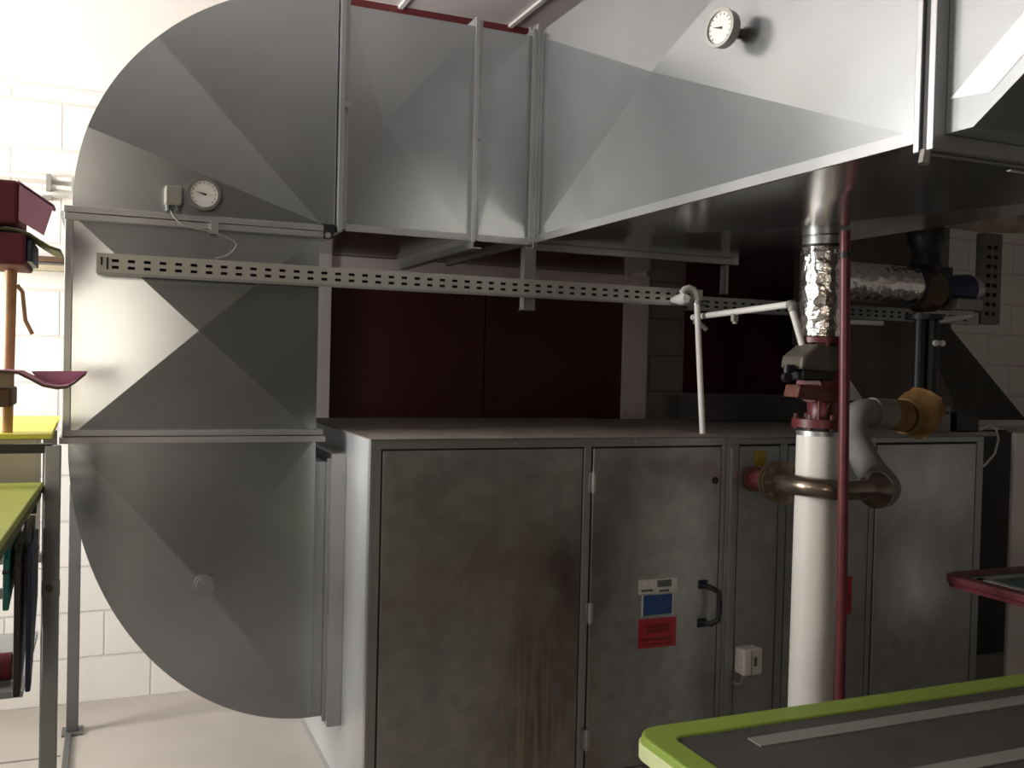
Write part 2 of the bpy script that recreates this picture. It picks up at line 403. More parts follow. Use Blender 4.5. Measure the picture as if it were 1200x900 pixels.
# horizontal lengths
def straight(xa, xb, label, apex, bolts):
    t = thing('duct_section', ((xa+xb)/2, (Y0+Y1)/2, 2.155), label, 'duct')
    za, zb = 2.155, 2.98
    m = MB().pyr([(xa, Y0, za), (xb, Y0, za), (xb, Y0, zb), (xa, Y0, zb)], (apex[0], Y0-apex[2], apex[1]))
    m.add([(xa, Y1, za), (xb, Y1, za), (xb, Y1, zb), (xa, Y1, zb)], [(0,1,2,3)])
    m.add([(xa, Y0, zb), (xb, Y0, zb), (xb, Y1, zb), (xa, Y1, zb)], [(0,1,2,3)])
    mk('duct_sheet', m, GAL, t)
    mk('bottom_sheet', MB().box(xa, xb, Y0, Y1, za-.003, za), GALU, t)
    mk('bottom_lip', MB().box(xa, xb, Y0-.010, Y0, za-.022, za+.004), GALF, t)
    return t
s1 = straight(.815, 1.312, 'wide straight duct length at the top, between upper bend and narrow length', (.95, 2.545, .013), 0)
mk('flange', rect_flange_x(.779, .797, Y0, Y1, 2.155, 2.98, .030), GALF, s1, bevel=.002)
mk('flange', rect_flange_x(.797, .815, Y0, Y1, 2.155, 2.98, .018), FRAME, s1, bevel=.002)
mk('flange', rect_flange_x(1.312, 1.328, Y0, Y1, 2.155, 2.98, .030), GALF, s1, bevel=.002)
mk('flange_bolt', bolt((.806, Y0-.018, 2.60), (0, -1, 0), .014, .02), GALF, s1)
mk('flange_bolt', bolt((1.336, Y0-.022, 2.54), (0, -1, 0), .012, .02), GALF, s1)
s2 = straight(1.344, 1.560, 'narrow short duct length at the top, left of the big trunk duct', (1.45, 2.56, .006), 0)
mk('flange', rect_flange_x(1.328, 1.344, Y0, Y1, 2.155, 2.98, .022), FRAME, s2, bevel=.002)
mk('flange', rect_flange_x(1.560, 1.578, Y0, Y1, 2.155, 2.98, .022), FRAME, s2, bevel=.002)
# trunk duct coming towards the viewer
TX0, TX1, TY0, TY1, TZ0, TZ1 = 1.60, 2.60, 1.56, 3.64, 2.15, 3.0
tr = thing('trunk_duct', (2.1, 2.6, 2.15), 'biggest galvanised duct, overhead at right, with bright folded side and dial gauge', 'duct')
m = MB().pyr([(TX0, TY1, TZ0), (TX0, TY0, TZ0), (TX0, TY0, TZ1), (TX0, TY1, TZ1)], (TX0-.055, 2.62, 2.57))
m.add([(TX1, TY1, TZ0), (TX1, TY0, TZ0), (TX1, TY0, TZ1), (TX1, TY1, TZ1)], [(0,1,2,3)])
m.add([(TX0, TY0, TZ1), (TX1, TY0, TZ1), (TX1, TY1, TZ1), (TX0, TY1, TZ1)], [(0,1,2,3)])
mk('duct_sheet', m, GAL, tr)
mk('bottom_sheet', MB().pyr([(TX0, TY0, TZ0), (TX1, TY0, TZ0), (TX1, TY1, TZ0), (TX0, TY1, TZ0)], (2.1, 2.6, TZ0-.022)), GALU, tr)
mk('bottom_lip', MB().box(TX0-.008, TX0, TY0, TY1, TZ0-.006, TZ0+.022), GALF, tr)
def rect_flange_y(y0, y1, w=.034):
    return (MB().box(TX0-w, TX0, y0, y1, TZ0-w, TZ1+w).box(TX1, TX1+w, y0, y1, TZ0-w, TZ1+w)
            .box(TX0, TX1, y0, y1, TZ0-w, TZ0).box(TX0, TX1, y0, y1, TZ1, TZ1+w))
mk('flange', rect_flange_y(TY0-.012, TY0+.004), GALF, tr, bevel=.002)
mk('gasket', rect_flange_y(TY0-.030, TY0-.012, .026), BLACK, tr)
mk('flange', rect_flange_y(TY1-.005, TY1+.012, .03), GALF, tr, bevel=.002)
mk('flange_bolt', bolt((TX0-.02, TY0-.02, TZ0-.03), (-.2, 0, -1), .012, .03), RIM, tr)
mk('flange_bolt', bolt((TX0-.012, 3.62, 2.55), (-1, -.4, 0), .013, .03), GALF, tr)
mk('white_strip', MB().box(1.98, 2.10, 1.668, 1.680, 2.1395, 2.1425), PAPER, tr)['label'] = 'small white strip on the underside'  # thin white strip under the trunk duct
# corner box behind the trunk
cb = thing('duct_corner_box', (2.1, 4.1, 2.15), 'galvanised corner box behind the big trunk duct where the run turns', 'duct')
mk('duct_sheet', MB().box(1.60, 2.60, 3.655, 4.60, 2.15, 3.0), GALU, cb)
mk('flange', rect_flange_x(1.578, 1.598, Y0+.05, Y1, 2.155, 2.98, .018), GALF, cb, bevel=.002)
mk('corner_post', MB().box(1.582, 1.606, 3.585, 3.655, 2.12, 3.03), GALF, cb, bevel=.003)
# rising length towards the viewer
up = thing('rising_duct', (2.1, 1.1, 2.15), 'galvanised duct length at upper right corner, its bottom folding upward', 'duct')
prof = [(1.53, 2.15), (1.44, 2.15), (.75, 2.62), (.30, 2.93), (.30, 3.45), (.9, 3.30), (1.53, 3.0)]
mk('duct_sheet', MB().prism([(TX0, y, z) for y, z in prof], (TX1-TX0, 0, 0)), GAL, up)
mk('flange', rect_flange_y(TY0-.050, TY0-.032), GALF, up, bevel=.002)
mk('side_fold', MB().prism([(TX0-.001, 1.40, 2.21), (TX0-.001, .85, 2.62), (TX0-.001, .85, 2.70), (TX0-.001, 1.5, 2.22)], (.004, 0, 0)), GALF, up)

# brackets and hangers
br = tag(mk('support_bracket', MB().box(1.315, 1.355, 3.57, 4.60, 2.100, 2.106).box(1.315, 1.321, 3.57, 4.60, 2.106, 2.130), POST, bevel=.001),
         'thin dark steel angle running back under the upper duct, between bend and trunk', 'bracket')
def hanger(x, y, z0, z1, w, lab, mat):
    m = MB().box(x, x+w, y, y+.005, z0, z1).box(x, x+.005, y, y+.04, z0, z1)
    m.box(x, x+w, y-.002, y+.05, z0, z0+.006)
    return tag(mk('tray_hanger', m, mat, bevel=.0015), lab, 'bracket')
hanger(1.548, 3.585, 1.868, 2.123, .052, 'galvanised hanger strip under the duct joint, holding the perforated tray', GALF)
hanger(2.575, 3.66, 1.99, 2.12, .02, 'dim steel hanger below the far corner of the trunk duct', FRAME)

# wall brace at left of the riser
tag(mk('angle_brace', MB().prism([(-.20, 4.50, 2.24), (-.18, 4.50, 2.26), (-.13, 4.50, 2.07), (-.15, 4.50, 2.06)], (0, .03, 0)).box(-.16, -.135, 4.50, 4.53, 1.30, 2.075), POST),
    'short slanting steel brace beside the upper left edge of the duct', 'bracket')

# ------------------------------------------------------------------ gauges and sensor
def gauge(c, nrm, r, stem, label, par_name='dial_thermometer'):
    C_ = Vector(c); n = Vector(nrm).normalized()
    t = thing(par_name, C_ + n*-stem, label, 'thermometer')
    up_ = Vector((0,0,1)); u = up_.cross(n).normalized(); w = n.cross(u)
    mk('case', MB().tube([C_ - n*.022, C_], r, 32, True), RIM, t, sm=True)
    mk('bezel', MB().ring(C_ - n*.002, C_ + n*.008, r*.86, r*1.04, 32), RIM, t, sm=True)
    dl = mk('dial', MB().tube([C_, C_ + n*.002], r*.87, 32), DIAL, t)
    ne = MB(); a = u*math.cos(2.9) + w*math.sin(2.9)
    b_ = a.cross(n)
    ne.prism([C_+n*.003+b_*r*.07-a*r*.15, C_+n*.003-b_*r*.07-a*r*.15, C_+n*.003+a*r*.55], n*.0012)
    mk('needle', ne, INK, dl)
    tk = MB()
    for k in range(13):
        an = math.radians(-45 + k*270/12); e = u*math.cos(an) + w*math.sin(an); g_ = e.cross(n)*r*.02
        p = C_ + n*.0025
        tk.prism([p+e*r*.66+g_, p+e*r*.66-g_, p+e*r*.78-g_, p+e*r*.78+g_], n*.0008)
    mk('scale_marks', tk, PGREY, dl)
    mk('stem', MB().tube([C_ - n*stem, C_ - n*.02], r*.28, 16).tube([C_ - n*(stem*.55), C_ - n*.02], r*.42, 8), BROWNM, t, sm=True)
    return t
gauge((.298, 3.525, 2.214), (0, -1, .02), .054, .06, 'round white dial thermometer on the upper left duct bend beside a small grey box')
gauge((1.50, 2.185, 2.563), (-1, -.22, 0), .050, .09, 'round white dial gauge on brown stem at the side of the big trunk duct')
sb = thing('sensor_box', (.198, 3.575, 2.165), 'small grey sensor box with a wire, left of the dial on the upper bend', 'sensor')
mk('housing', MB().box(.170, .226, 3.525, 3.598, 2.170, 2.235), GBOX, sb, bevel=.006)
for x in (.182, .212): mk('cable_gland', MB().tube([(x, 3.55, 2.150), (x, 3.55, 2.172)], .010, 12), PGREY, sb)
mk('wire', MB().tube(bez([(.190, 3.545, 2.150), (.205, 3.54, 2.125), (.24, 3.535, 2.10), (.33, 3.53, 2.085), (.40, 3.535, 2.06), (.41, 3.54, 2.04), (.385, 3.54, 2.01), (.34, 3.55, 1.995)]), .0028, 8), GBOX, sb, sm=True)

# ------------------------------------------------------------------ perforated cable trays
def perforated(xa, xb, y, z0, z1, pitch=.05, depth=.045, vertical=False, slot=(.022, .010)):
    """channel with two rows of real slots; runs along X (or Z if vertical: xa..xb are then heights, z0..z1 the x range)"""
    mb = MB(); h = z1-z0; rows = [z0 + h*.30, z0 + h*.66]
    us = [xa]; n = int((xb-xa-.03)/pitch)
    for k in range(n):
        c = xa + .03 + pitch*(k+.5) ; us += [c-slot[0]/2, c+slot[0]/2]
    us.append(xb)
    ws = [z0, rows[0]-slot[1]/2, rows[0]+slot[1]/2, rows[1]-slot[1]/2, rows[1]+slot[1]/2, z1]
    V = lambda a, yy, b: (b, yy, a) if vertical else (a, yy, b)
    vs = []; idx = {}
    for j, w in enumerate(ws):
        for i, u in enumerate(us): idx[i, j] = len(vs); vs.append(V(u, y, w))
    n0 = len(vs)
    vs += [(p[0], p[1]+.0025, p[2]) for p in vs]
    fs = []
    hole = lambda i, j: (i % 2 == 1 and j in (1, 3))
    I, J = len(us)-1, len(ws)-1
    for i in range(I):
        for j in range(J):
            if hole(i, j): 
                a, b, c, d_ = idx[i,j], idx[i+1,j], idx[i+1,j+1], idx[i,j+1]
                for p, q in ((a,b),(b,c),(c,d_),(d_,a)): fs.append((p, q, q+n0, p+n0))
                continue
            q = (idx[i,j], idx[i+1,j], idx[i+1,j+1], idx[i,j+1]); fs.append(q); fs.append(tuple(k+n0 for k in q[::-1]))
    mb.add(vs, fs)
    for w0, w1 in ((z0-.0025, z0), (z1, z1+.0025)):
        a = V(xa, y, w0); b = V(xb, y+depth, w1); mb.box(a[0], b[0], a[1], b[1], a[2], b[2])
    for w0, w1 in ((z0-.0025, z0+.012), (z1-.012, z1+.0025)):
        a = V(xa, y+depth-.0025, w0); b = V(xb, y+depth, w1); mb.box(a[0], b[0], a[1], b[1], a[2], b[2])
    return mb
TY = 3.50
t1 = thing('cable_tray', (1.15, TY, 1.905), 'long perforated steel cable tray crossing in front of the duct and wine red door', 'cable tray')
mk('tray_channel', perforated(-.04, 2.35, TY, 1.921, 1.983, .0503), TRAYM, t1, fix=False)
mk('tray_back', MB().box(-.035, 2.35, TY+.046, TY+.049, 1.919, 1.985), DARKG, t1)
mk('end_plate', MB().box(-.044, -.038, TY-.002, TY+.05, 1.917, 1.987), TRAYM, t1)
mk('end_slot', MB().box(-.030, -.024, TY-.004, TY-.0005, 1.945, 1.972), DARKG, t1)
mk('end_slot', MB().box(-.012, -.006, TY-.004, TY-.0005, 1.932, 1.972), DARKG, t1)
mk('lower_lip', MB().box(-.04, 2.35, TY-.006, TY+.001, 1.912, 1.921), FRAME, t1)
t2 = thing('cable_tray', (3.3, 3.70, 1.89), 'dim perforated cable tray behind the foil pipe, turning upright near the right wall', 'cable tray')
mk('tray_channel', perforated(2.42, 4.22, 3.72, 1.915, 1.975, .05), FRAME, t2, fix=False)
mk('tray_back', MB().box(2.42, 4.22, 3.766, 3.769, 1.913, 1.977), DARKG, t2)
mk('tray_upright', perforated(1.92, 2.40, 3.72, 4.24, 4.37, .05, slot=(.02, .03), vertical=True), DIMT, t2, fix=False)
mk('upright_back', MB().box(4.24, 4.37, 3.766, 3.769, 1.92, 2.40), DARKG, t2)

# ------------------------------------------------------------------ air handling unit
UX0, UX1, UX2, UY0, UY1, UZ = .831, 2.283, 3.69, 3.20, 4.38, 1.38
ah = thing('air_handling_unit', (1.56, 3.8, 0), 'large stained galvanised air handling cabinet in the middle, with hinged door and stickers', 'air handling unit')
mk('body', MB().box(UX0, UX1, UY0+.012, UY1, 0, UZ-.004), GALS, ah)
mk('top_sheet', MB().box(UX0-.006, UX1, UY0-.004, UY1, UZ-.004, UZ), DUST, ah)
def fr(mb, a, b, c, d_, y=UY0, t=.014): return mb.box(a, b, y, y+t, c, d_)
m = MB(); fr(m, UX0, UX1, 1.344, UZ-.004); fr(m, UX0, .866, .02, 1.344); fr(m, 1.646, 1.676, .10, 1.344); fr(m, 2.262, UX1, .10, 1.344); fr(m, UX0, UX1, .02, .10)
mk('front_frame', m, FRAME, ah, bevel=.002)
mk('side_edge', MB().box(UX0-.003, UX0+.004, UY0-.002, UY0+.03, .02, UZ-.004), GALF, ah)
mk('gap_seal', MB().box(.866, 2.262, UY0+.006, UY0+.013, .10, 1.344), DARKG, ah)
mk('panel', MB().box(.872, 1.641, UY0+.001, UY0+.012, .104, 1.338), GALD, ah, bevel=.002)
dr = mk('door', MB().box(1.683, 2.256, UY0-.004, UY0+.012, .104, 1.338), GALD, ah, bevel=.003)
for z in (1.212, .72, .24):
    mk('hinge', MB().box(1.664, 1.694, UY0-.016, UY0-.003, z-.037, z+.037).tube([(1.678, UY0-.018, z-.04), (1.678, UY0-.018, z+.04)], .007, 10), GALF, dr)
hd = MB().tube([(2.186, UY0-.004, .790), (2.196, UY0-.05, .787), (2.222, UY0-.062, .772), (2.226, UY0-.062, .715), (2.222, UY0-.062, .660), (2.196, UY0-.05, .645), (2.180, UY0-.004, .642)], .011, 12)
hd.box(2.165, 2.205, UY0-.008, UY0-.003, .775, .81).box(2.165, 2.205, UY0-.008, UY0-.003, .622, .657)
mk('handle', hd, BLACK, dr, sm=True)['label'] = 'black bow handle'
mk('keyhole', MB().ring((2.228, UY0-.010, 1.205), (2.228, UY0-.002, 1.205), .005, .014, 16), BLACK, dr)
st = mk('info_label', MB().box(1.893, 2.066, UY0-.0052, UY0-.004, .772, .828), PAPER, dr)
mk('print', MB().box(1.975, 2.040, UY0-.0058, UY0-.0052, .795, .822).box(1.905, 1.955, UY0-.0058, UY0-.0052, .780, .790).box(1.985, 2.03, UY0-.0058, UY0-.0052, .775, .785), PGREY, st)
st = mk('blue_sticker', MB().box(1.915, 2.045, UY0-.0056, UY0-.004, .688, .765), PBLUE, dr)
mk('sticker_border', MB().box(1.908, 1.915, UY0-.0054, UY0-.004, .685, .768), PAPER, st)
mk('sticker_border', MB().box(2.045, 2.052, UY0-.0054, UY0-.004, .685, .768), PAPER, st)
st = mk('red_sticker', MB().box(1.897, 2.067, UY0-.0056, UY0-.004, .560, .674), PRED, dr)
mk('print', MB().box(1.935, 2.035, UY0-.0062, UY0-.0056, .618, .652).box(1.91, 2.05, UY0-.0062, UY0-.0056, .588, .598).box(1.91, 2.05, UY0-.0062, UY0-.0056, .572, .578), PDRED, st)
for x in (1.36, 1.86): mk('rivet', bolt((x, UY0-.001, 1.36), (0, -1, 0), .008, .006), GALF, ah)
mk('base_rail', MB().box(UX0-.002, UX0+.03, UY0, UY1, 0, .03), GALF, ah)

a2 = thing('air_handling_unit', (3.0, 3.8, 0), 'right-hand galvanised air handling cabinet behind the white pipe and red pipe', 'air handling unit')
mk('body', MB().box(UX1+.003, UX2, UY0+.012, UY1, 0, UZ-.010), FRAME, a2)
mk('top_sheet', MB().box(UX1+.003, UX2+.004, UY0-.004, UY1, UZ-.010, UZ-.005), DUST, a2)
m = MB(); fr(m, UX1+.003, UX2, 1.346, UZ-.010); fr(m, UX1+.003, 2.345, .02, 1.346); fr(m, 2.55, 2.585, .10, 1.346); fr(m, 3.03, 3.055, .10, 1.346); fr(m, 3.648, UX2, .02, 1.346); fr(m, UX1+.003, UX2, .02, .10)
mk('front_frame', m, FRAME, a2, bevel=.002)
mk('cover_strip', MB().box(2.300, 2.322, UY0-.012, UY0, .10, 1.33), FRAME, a2, bevel=.002)
mk('gap_seal', MB().box(2.345, 3.648, UY0+.006, UY0+.013, .10, 1.346), DARKG, a2)
mk('panel', MB().box(2.350, 2.545, UY0+.001, UY0+.012, .104, 1.338), GALD, a2, bevel=.002)
mk('panel', MB().box(2.590, 3.025, UY0+.001, UY0+.012, .104, 1.338), GALD, a2, bevel=.002)
dr = mk('door', MB().box(3.062, 3.640, UY0-.004, UY0+.012, .104, 1.338), GALD, a2, bevel=.003)
st = mk('red_sticker', MB().box(2.84, 2.945, UY0-.002, UY0+.001, .615, .775), PRED, a2)
mk('print', MB().box(2.90, 2.935, UY0-.0026, UY0-.002, .66, .70), PDRED, st)
mk('yellow_sticker', MB().box(2.42, 2.475, UY0-.002, UY0+.001, 1.255, 1.32), PYEL, a2)

# switch box on the right cabinet
sw = thing('switch_box', (2.40, 3.18, .41), 'small ivory switch box on the cabinet front, lower left of the white pipe', 'switch')
mk('housing', MB().box(2.350, 2.440, 3.135, 3.199, .425, .530), IVORY, sw, bevel=.006)
mk('switch_slot', MB().box(2.398, 2.410, 3.130, 3.136, .463, .497), PGREY, sw)
mk('cover_line', MB().box(2.384, 2.388, 3.132, 3.136, .430, .525), GBOX, sw)
for x in (2.37, 2.415): mk('cable_gland', MB().tube([(x, 3.165, .405), (x, 3.165, .426)], .011, 12), GBOX, sw)
mk('cable', MB().tube([(2.37, 3.165, .405), (2.362, 3.17, .385), (2.350, 3.185, .380), (2.335, 3.193, .388)], .006, 8), GBOX, sw, sm=True)

# rear plinth, offset duct, clutter on top of the right cabinet
rb = thing('rear_plenum', (3.2, 4.2, 1.375), 'low dark sheet metal box on the cabinet top behind the valve', 'duct')
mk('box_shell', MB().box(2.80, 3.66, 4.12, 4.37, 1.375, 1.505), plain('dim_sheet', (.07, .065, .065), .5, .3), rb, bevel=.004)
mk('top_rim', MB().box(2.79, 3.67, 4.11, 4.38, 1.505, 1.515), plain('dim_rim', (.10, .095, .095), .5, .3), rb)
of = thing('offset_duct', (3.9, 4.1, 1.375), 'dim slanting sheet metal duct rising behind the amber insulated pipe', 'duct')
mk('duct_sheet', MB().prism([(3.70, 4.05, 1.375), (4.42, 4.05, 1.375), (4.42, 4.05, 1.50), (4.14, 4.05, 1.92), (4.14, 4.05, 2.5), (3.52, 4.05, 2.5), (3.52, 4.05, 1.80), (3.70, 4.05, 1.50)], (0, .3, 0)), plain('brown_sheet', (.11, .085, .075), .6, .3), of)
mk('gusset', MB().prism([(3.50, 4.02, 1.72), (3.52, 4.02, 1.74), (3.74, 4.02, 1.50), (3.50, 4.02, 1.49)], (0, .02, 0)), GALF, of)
mk('shadow_side', MB().prism([(4.0, 4.37, 1.37), (5.40, 4.37, 1.37), (4.73, 4.37, 1.93), (4.73, 4.37, 2.3), (4.0, 4.37, 2.3)], (0, .2, 0)), plain('shadow_sheet', (.05, .045, .042), .6, .2), of)  # dark slanted sheet shaped as the diagonal shadow on the wall
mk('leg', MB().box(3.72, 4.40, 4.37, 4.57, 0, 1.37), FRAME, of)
tag(mk('shade_box', MB().box(3.74, 6.0, 4.10, 4.36, 0, 1.31), plain('shade_dark', (.045, .04, .038), .6), bevel=.006), 'dark box standing in for shade behind the right end of the air handling cabinet', 'shade box')  # dark box added where the gap behind the unit lies in shade
am = thing('control_unit', (3.80, 3.45, 1.375), 'grey metal control unit lying on the right cabinet, with a dark slot', 'machine')
mk('casing', MB().box(3.46, 3.68, 3.38, 3.62, 1.375, 1.50), GREYP, am, bevel=.008)
mk('slot', MB().box(3.49, 3.66, 3.374, 3.382, 1.462, 1.474), BLACK, am)
mk('knob', MB().tube([(3.52, 3.36, 1.42), (3.52, 3.382, 1.42)], .018, 16), BLACK, am, sm=True)
mk('cover', MB().box(3.50, 3.66, 3.42, 3.60, 1.50, 1.52), FRAME, am, bevel=.004)
bb = thing('junction_box', (3.95, 3.5, 1.375), 'black box on a pale bracket right of the grey control unit', 'box')
mk('bracket', MB().box(3.68, 4.03, 3.42, 3.60, 1.352, 1.372), GBOX, bb)
mk('housing', MB().box(3.78, 3.93, 3.44, 3.58, 1.372, 1.465), BLACK, bb, bevel=.006)
tag(mk('looped_cable', MB().tube([(4.00, 3.5, 1.374), (4.05, 3.49, 1.40), (4.09, 3.48, 1.385), (4.11, 3.48, 1.33), (4.09, 3.48, 1.26), (4.02, 3.48, 1.20), (3.94, 3.48, 1.185), (3.86, 3.5, 1.19), (3.70, 3.55, 1.20)], .006, 8), CONDUIT, sm=True),
    'thin pale cable hanging in a loop beside the right end of the cabinet', 'cable')
cw = thing('white_partition', (4.25, 3.41, 0), 'white upright partition panel at the right edge of the picture beyond the cabinet', 'partition')
mk('shaft', MB().box(4.13, 4.42, 3.40, 3.425, .06, 1.372), WHITE, cw, bevel=.008)
mk('cap', MB().box(4.12, 4.43, 3.385, 3.44, 1.372, 1.39), GBOX, cw)
mk('foot', MB().box(4.12, 4.43, 3.385, 3.44, 0, .06), GBOX, cw)

# ------------------------------------------------------------------ pipework
PX, PY = 2.40, 2.80
wp = thing('heating_pipe', (PX, PY, 0), 'thick white upright pipe in front of the cabinet, standing behind the lime board', 'pipe')
mk('pipe_cover', MB().tube([(PX-.002, PY, 0), (PX, PY, 1.425)], .079, 36), WPIPE, wp, sm=True)
mk('top_collar', MB().ring((PX, PY, 1.415), (PX, PY, 1.432), .045, .0805, 32), GALF, wp, sm=True)
fp = thing('foil_pipe', (PX, PY, 1.76), 'upright pipe in shiny crinkled foil above the red valve, meeting the trunk duct', 'pipe')
mk('foil_jacket', MB().tube([(PX, PY, 1.775), (PX, PY, 1.88), (PX, PY, 2.0), (PX, PY, 2.10)], .086, 40), FOIL, fp, sm=True)
mk('foil_collar', MB().tube([(PX, PY, 2.104), (PX, PY, 2.137)], .080, 40), GALF, fp, sm=True)
mk('tape_band', MB().ring((PX, PY, 2.096), (PX, PY, 2.106), .07, .089, 32), BLACK, fp, sm=True)
vv = thing('mixing_valve', (PX, PY, 1.432), 'maroon cast iron valve with boxy grey actuator between white pipe and foil pipe', 'valve')
mk('upper_flange', MB().tube([(PX, PY, 1.752), (PX, PY, 1.772)], .088, 32), RED, vv, sm=True)
mk('lower_flange', MB().tube([(PX, PY, 1.445), (PX, PY, 1.475)], .098, 32), RED, vv, sm=True)
mk('lower_gasket', MB().tube([(PX, PY, 1.433), (PX, PY, 1.445)], .075, 24), BLACK, vv, sm=True)
vb = MB(); prof_ = [(1.475, .062), (1.50, .052), (1.54, .056), (1.58, .078), (1.62, .090), (1.66, .088), (1.70, .068), (1.73, .060), (1.752, .066)]
vb.tube([(PX+.012, PY, z) for z, _ in prof_], .05, 28, True, [q for _, q in prof_])
vb.tube([(PX+.01, PY, 1.60), (PX-.07, PY-.02, 1.59)], .055, 20)
mk('valve_body', vb, RED, vv, sm=True)
for k in range(6):
    a = k*PI/3+.4; mk('flange_bolt', MB().tube([(PX+.082*math.cos(a), PY+.082*math.sin(a), 1.436), (PX+.082*math.cos(a), PY+.082*math.sin(a), 1.492)], .009, 6), BRASS if k % 2 else RUST, vv)
for k in range(6):
    a = k*PI/3+.1; mk('flange_bolt', MB().tube([(PX+.074*math.cos(a), PY+.074*math.sin(a), 1.735), (PX+.074*math.cos(a), PY+.074*math.sin(a), 1.782)], .008, 6), RUST, vv)
ac = mk('actuator', MB().prism([(PX-.17, PY-.10, 1.655), (PX+.03, PY-.10, 1.645), (PX+.045, PY-.10, 1.735), (PX-.10, PY-.10, 1.745), (PX-.165, PY-.10, 1.70)], (0, .12, 0)), OLIVE, vv, bevel=.012)
mk('actuator_base', MB().box(PX-.15, PX+.03, PY-.085, PY+.01, 1.615, 1.655), BLACK, vv, bevel=.008)
mk('actuator_bracket', MB().prism([(PX-.15, PY-.07, 1.60), (PX+.04, PY-.07, 1.60), (PX+.03, PY-.07, 1.535), (PX-.16, PY-.07, 1.555)], (0, .08, 0)), RUST, vv, bevel=.006)
mk('hand_lever', MB().tube([(PX-.16, PY-.05, 1.66), (PX-.20, PY-.06, 1.648)], .014, 12).tube([(PX-.20, PY-.06, 1.67), (PX-.20, PY-.06, 1.615)], .013, 12).tube([(PX-.205, PY-.075, 1.625), (PX-.205, PY-.055, 1.625)], .018, 14), BLACK, vv, sm=True)
mk('stem', MB().tube([(PX-.045, PY-.05, 1.47), (PX-.045, PY-.05, 1.56)], .006, 8).tube([(PX-.02, PY-.05, 1.475), (PX+.03, PY-.05, 1.60)], .008, 8), RUST, vv)

rp = thing('red_pipe', (2.34, 2.58, 0), 'thin dark red upright pipe passing close right of the thick white pipe', 'pipe')
mk('pipe_run', MB().tube([(2.345, 2.58, 0), (2.332, 2.58, .9), (2.314, 2.58, 1.6), (2.296, 2.58, 2.128)], .018, 20), RED, rp, sm=True)
mk('coupling', MB().tube([(2.300, 2.58, 2.035), (2.2995, 2.58, 2.055)], .023, 16), BLACK, rp, sm=True)

# pipe leaving the cabinet: flange, cranked tube, wrapped bend, riser, amber sleeve
cp = thing('cranked_pipe', (2.5, 2.85, 1.2), 'brownish steel pipe with round flange, crossing in front of the white pipe', 'pipe')
mk('stub', MB().tube([(2.415, 3.199, 1.205), (2.36, 3.00, 1.225)], .036, 24), RED, cp, sm=True)
mk('stub_collar', MB().tube([(2.413, 3.195, 1.206), (2.405, 3.165, 1.209)], .050, 24), RUST, cp, sm=True)
mk('round_flange', MB().tube([(2.325, 2.93, 1.230), (2.316, 2.905, 1.232)], .078, 36).tube([(2.310, 2.89, 1.233), (2.303, 2.87, 1.234)], .078, 36).tube([(2.36, 3.00, 1.225), (2.31, 2.88, 1.233)], .045, 24), BROWNM, cp, sm=True)
for k in range(8):
    a = k*PI/4; n_ = Vector((-.3, -.95, .05)).normalized(); u_ = Vector((0,0,1)).cross(n_).normalized(); w_ = n_.cross(u_)
    p = Vector((2.302, 2.865, 1.234)) + (u_*math.cos(a) + w_*math.sin(a))*.062
    mk('flange_bolt', MB().tube([p-n_*.07, p+n_*.012], .008, 6), BRASS, cp)
tb = [(2.305, 2.875, 1.234), (2.293, 2.84, 1.236), (2.285, 2.80, 1.238), (2.288, 2.74, 1.238), (2.31, 2.69, 1.236), (2.35, 2.665, 1.234), (2.42, 2.665, 1.230), (2.50, 2.685, 1.226), (2.56, 2.705, 1.222)]
mk('tube', MB().tube(tb, .036, 24), BRASS, cp, sm=True)
mk('cone', MB().tube([(2.545, 2.70, 1.223), (2.58, 2.715, 1.220), (2.61, 2.73, 1.217)], .05, 28, True, [.036, .058, .068]), BRASS, cp, sm=True)
bp_ = thing('wrapped_bend', (2.7, 2.8, 1.15), 'grey wrapped pipe elbow and riser to the right of the red pipe', 'pipe')
c_ = bez([(2.612, 2.73, 1.217), (2.655, 2.748, 1.215), (2.695, 2.785, 1.222), (2.708, 2.84, 1.255), (2.705, 2.89, 1.31), (2.70, 2.935, 1.38)])
mk('elbow', MB().tube(c_, .068, 28, True, [.070 - .018*i/(len(c_)-1) for i in range(len(c_))]), GREYP, bp_, sm=True)
c_ = bez([(2.70, 2.935, 1.38), (2.70, 2.95, 1.43), (2.715, 2.955, 1.475), (2.76, 2.96, 1.492), (2.80, 2.965, 1.49)])
mk('riser', MB().tube(c_, .053, 28), GREYP, bp_, sm=True)
ap = thing('amber_pipe', (3.0, 2.98, 1.40), 'pipe wrapped in amber foam with torn flared end, above the right cabinet', 'pipe')
mk('wrap', MB().tube([(2.80, 2.965, 1.49), (2.86, 2.968, 1.487), (2.90, 2.97, 1.483)], .060, 28), GREYP, ap, sm=True)
mk('amber_sleeve', MB().tube([(2.895, 2.97, 1.483), (2.96, 2.98, 1.477), (3.02, 2.99, 1.474)], .064, 28, True, [.062, .065, .063]), AMBER, ap, sm=True)
ts = MB(); rr = random.Random(3); n = 40; c0 = Vector((2.99, 2.985, 1.475)); ax = Vector((.96, .2, .06)).normalized(); uu = ax.cross(Vector((0,0,1))).normalized(); ww = uu.cross(ax)
ringsv = []
for (t_, rad) in ((0, .066), (.03, .069), (.06, .080), (.085, .092), (.10, .098)):
    ringsv.append([c0 + ax*(t_ + (.018*math.sin(6*PI*k/n + 1) + rr.uniform(-.006, .006) if t_ > .09 else 0)) + (uu*math.cos(2*PI*k/n) + ww*math.sin(2*PI*k/n))*(rad*(1.0 + .22*(t_/.1)*max(0, math.sin(2*PI*k/n + .6))**3) + (rr.uniform(-.0025, .0025) if t_ > .02 else 0)) for k in range(n)])
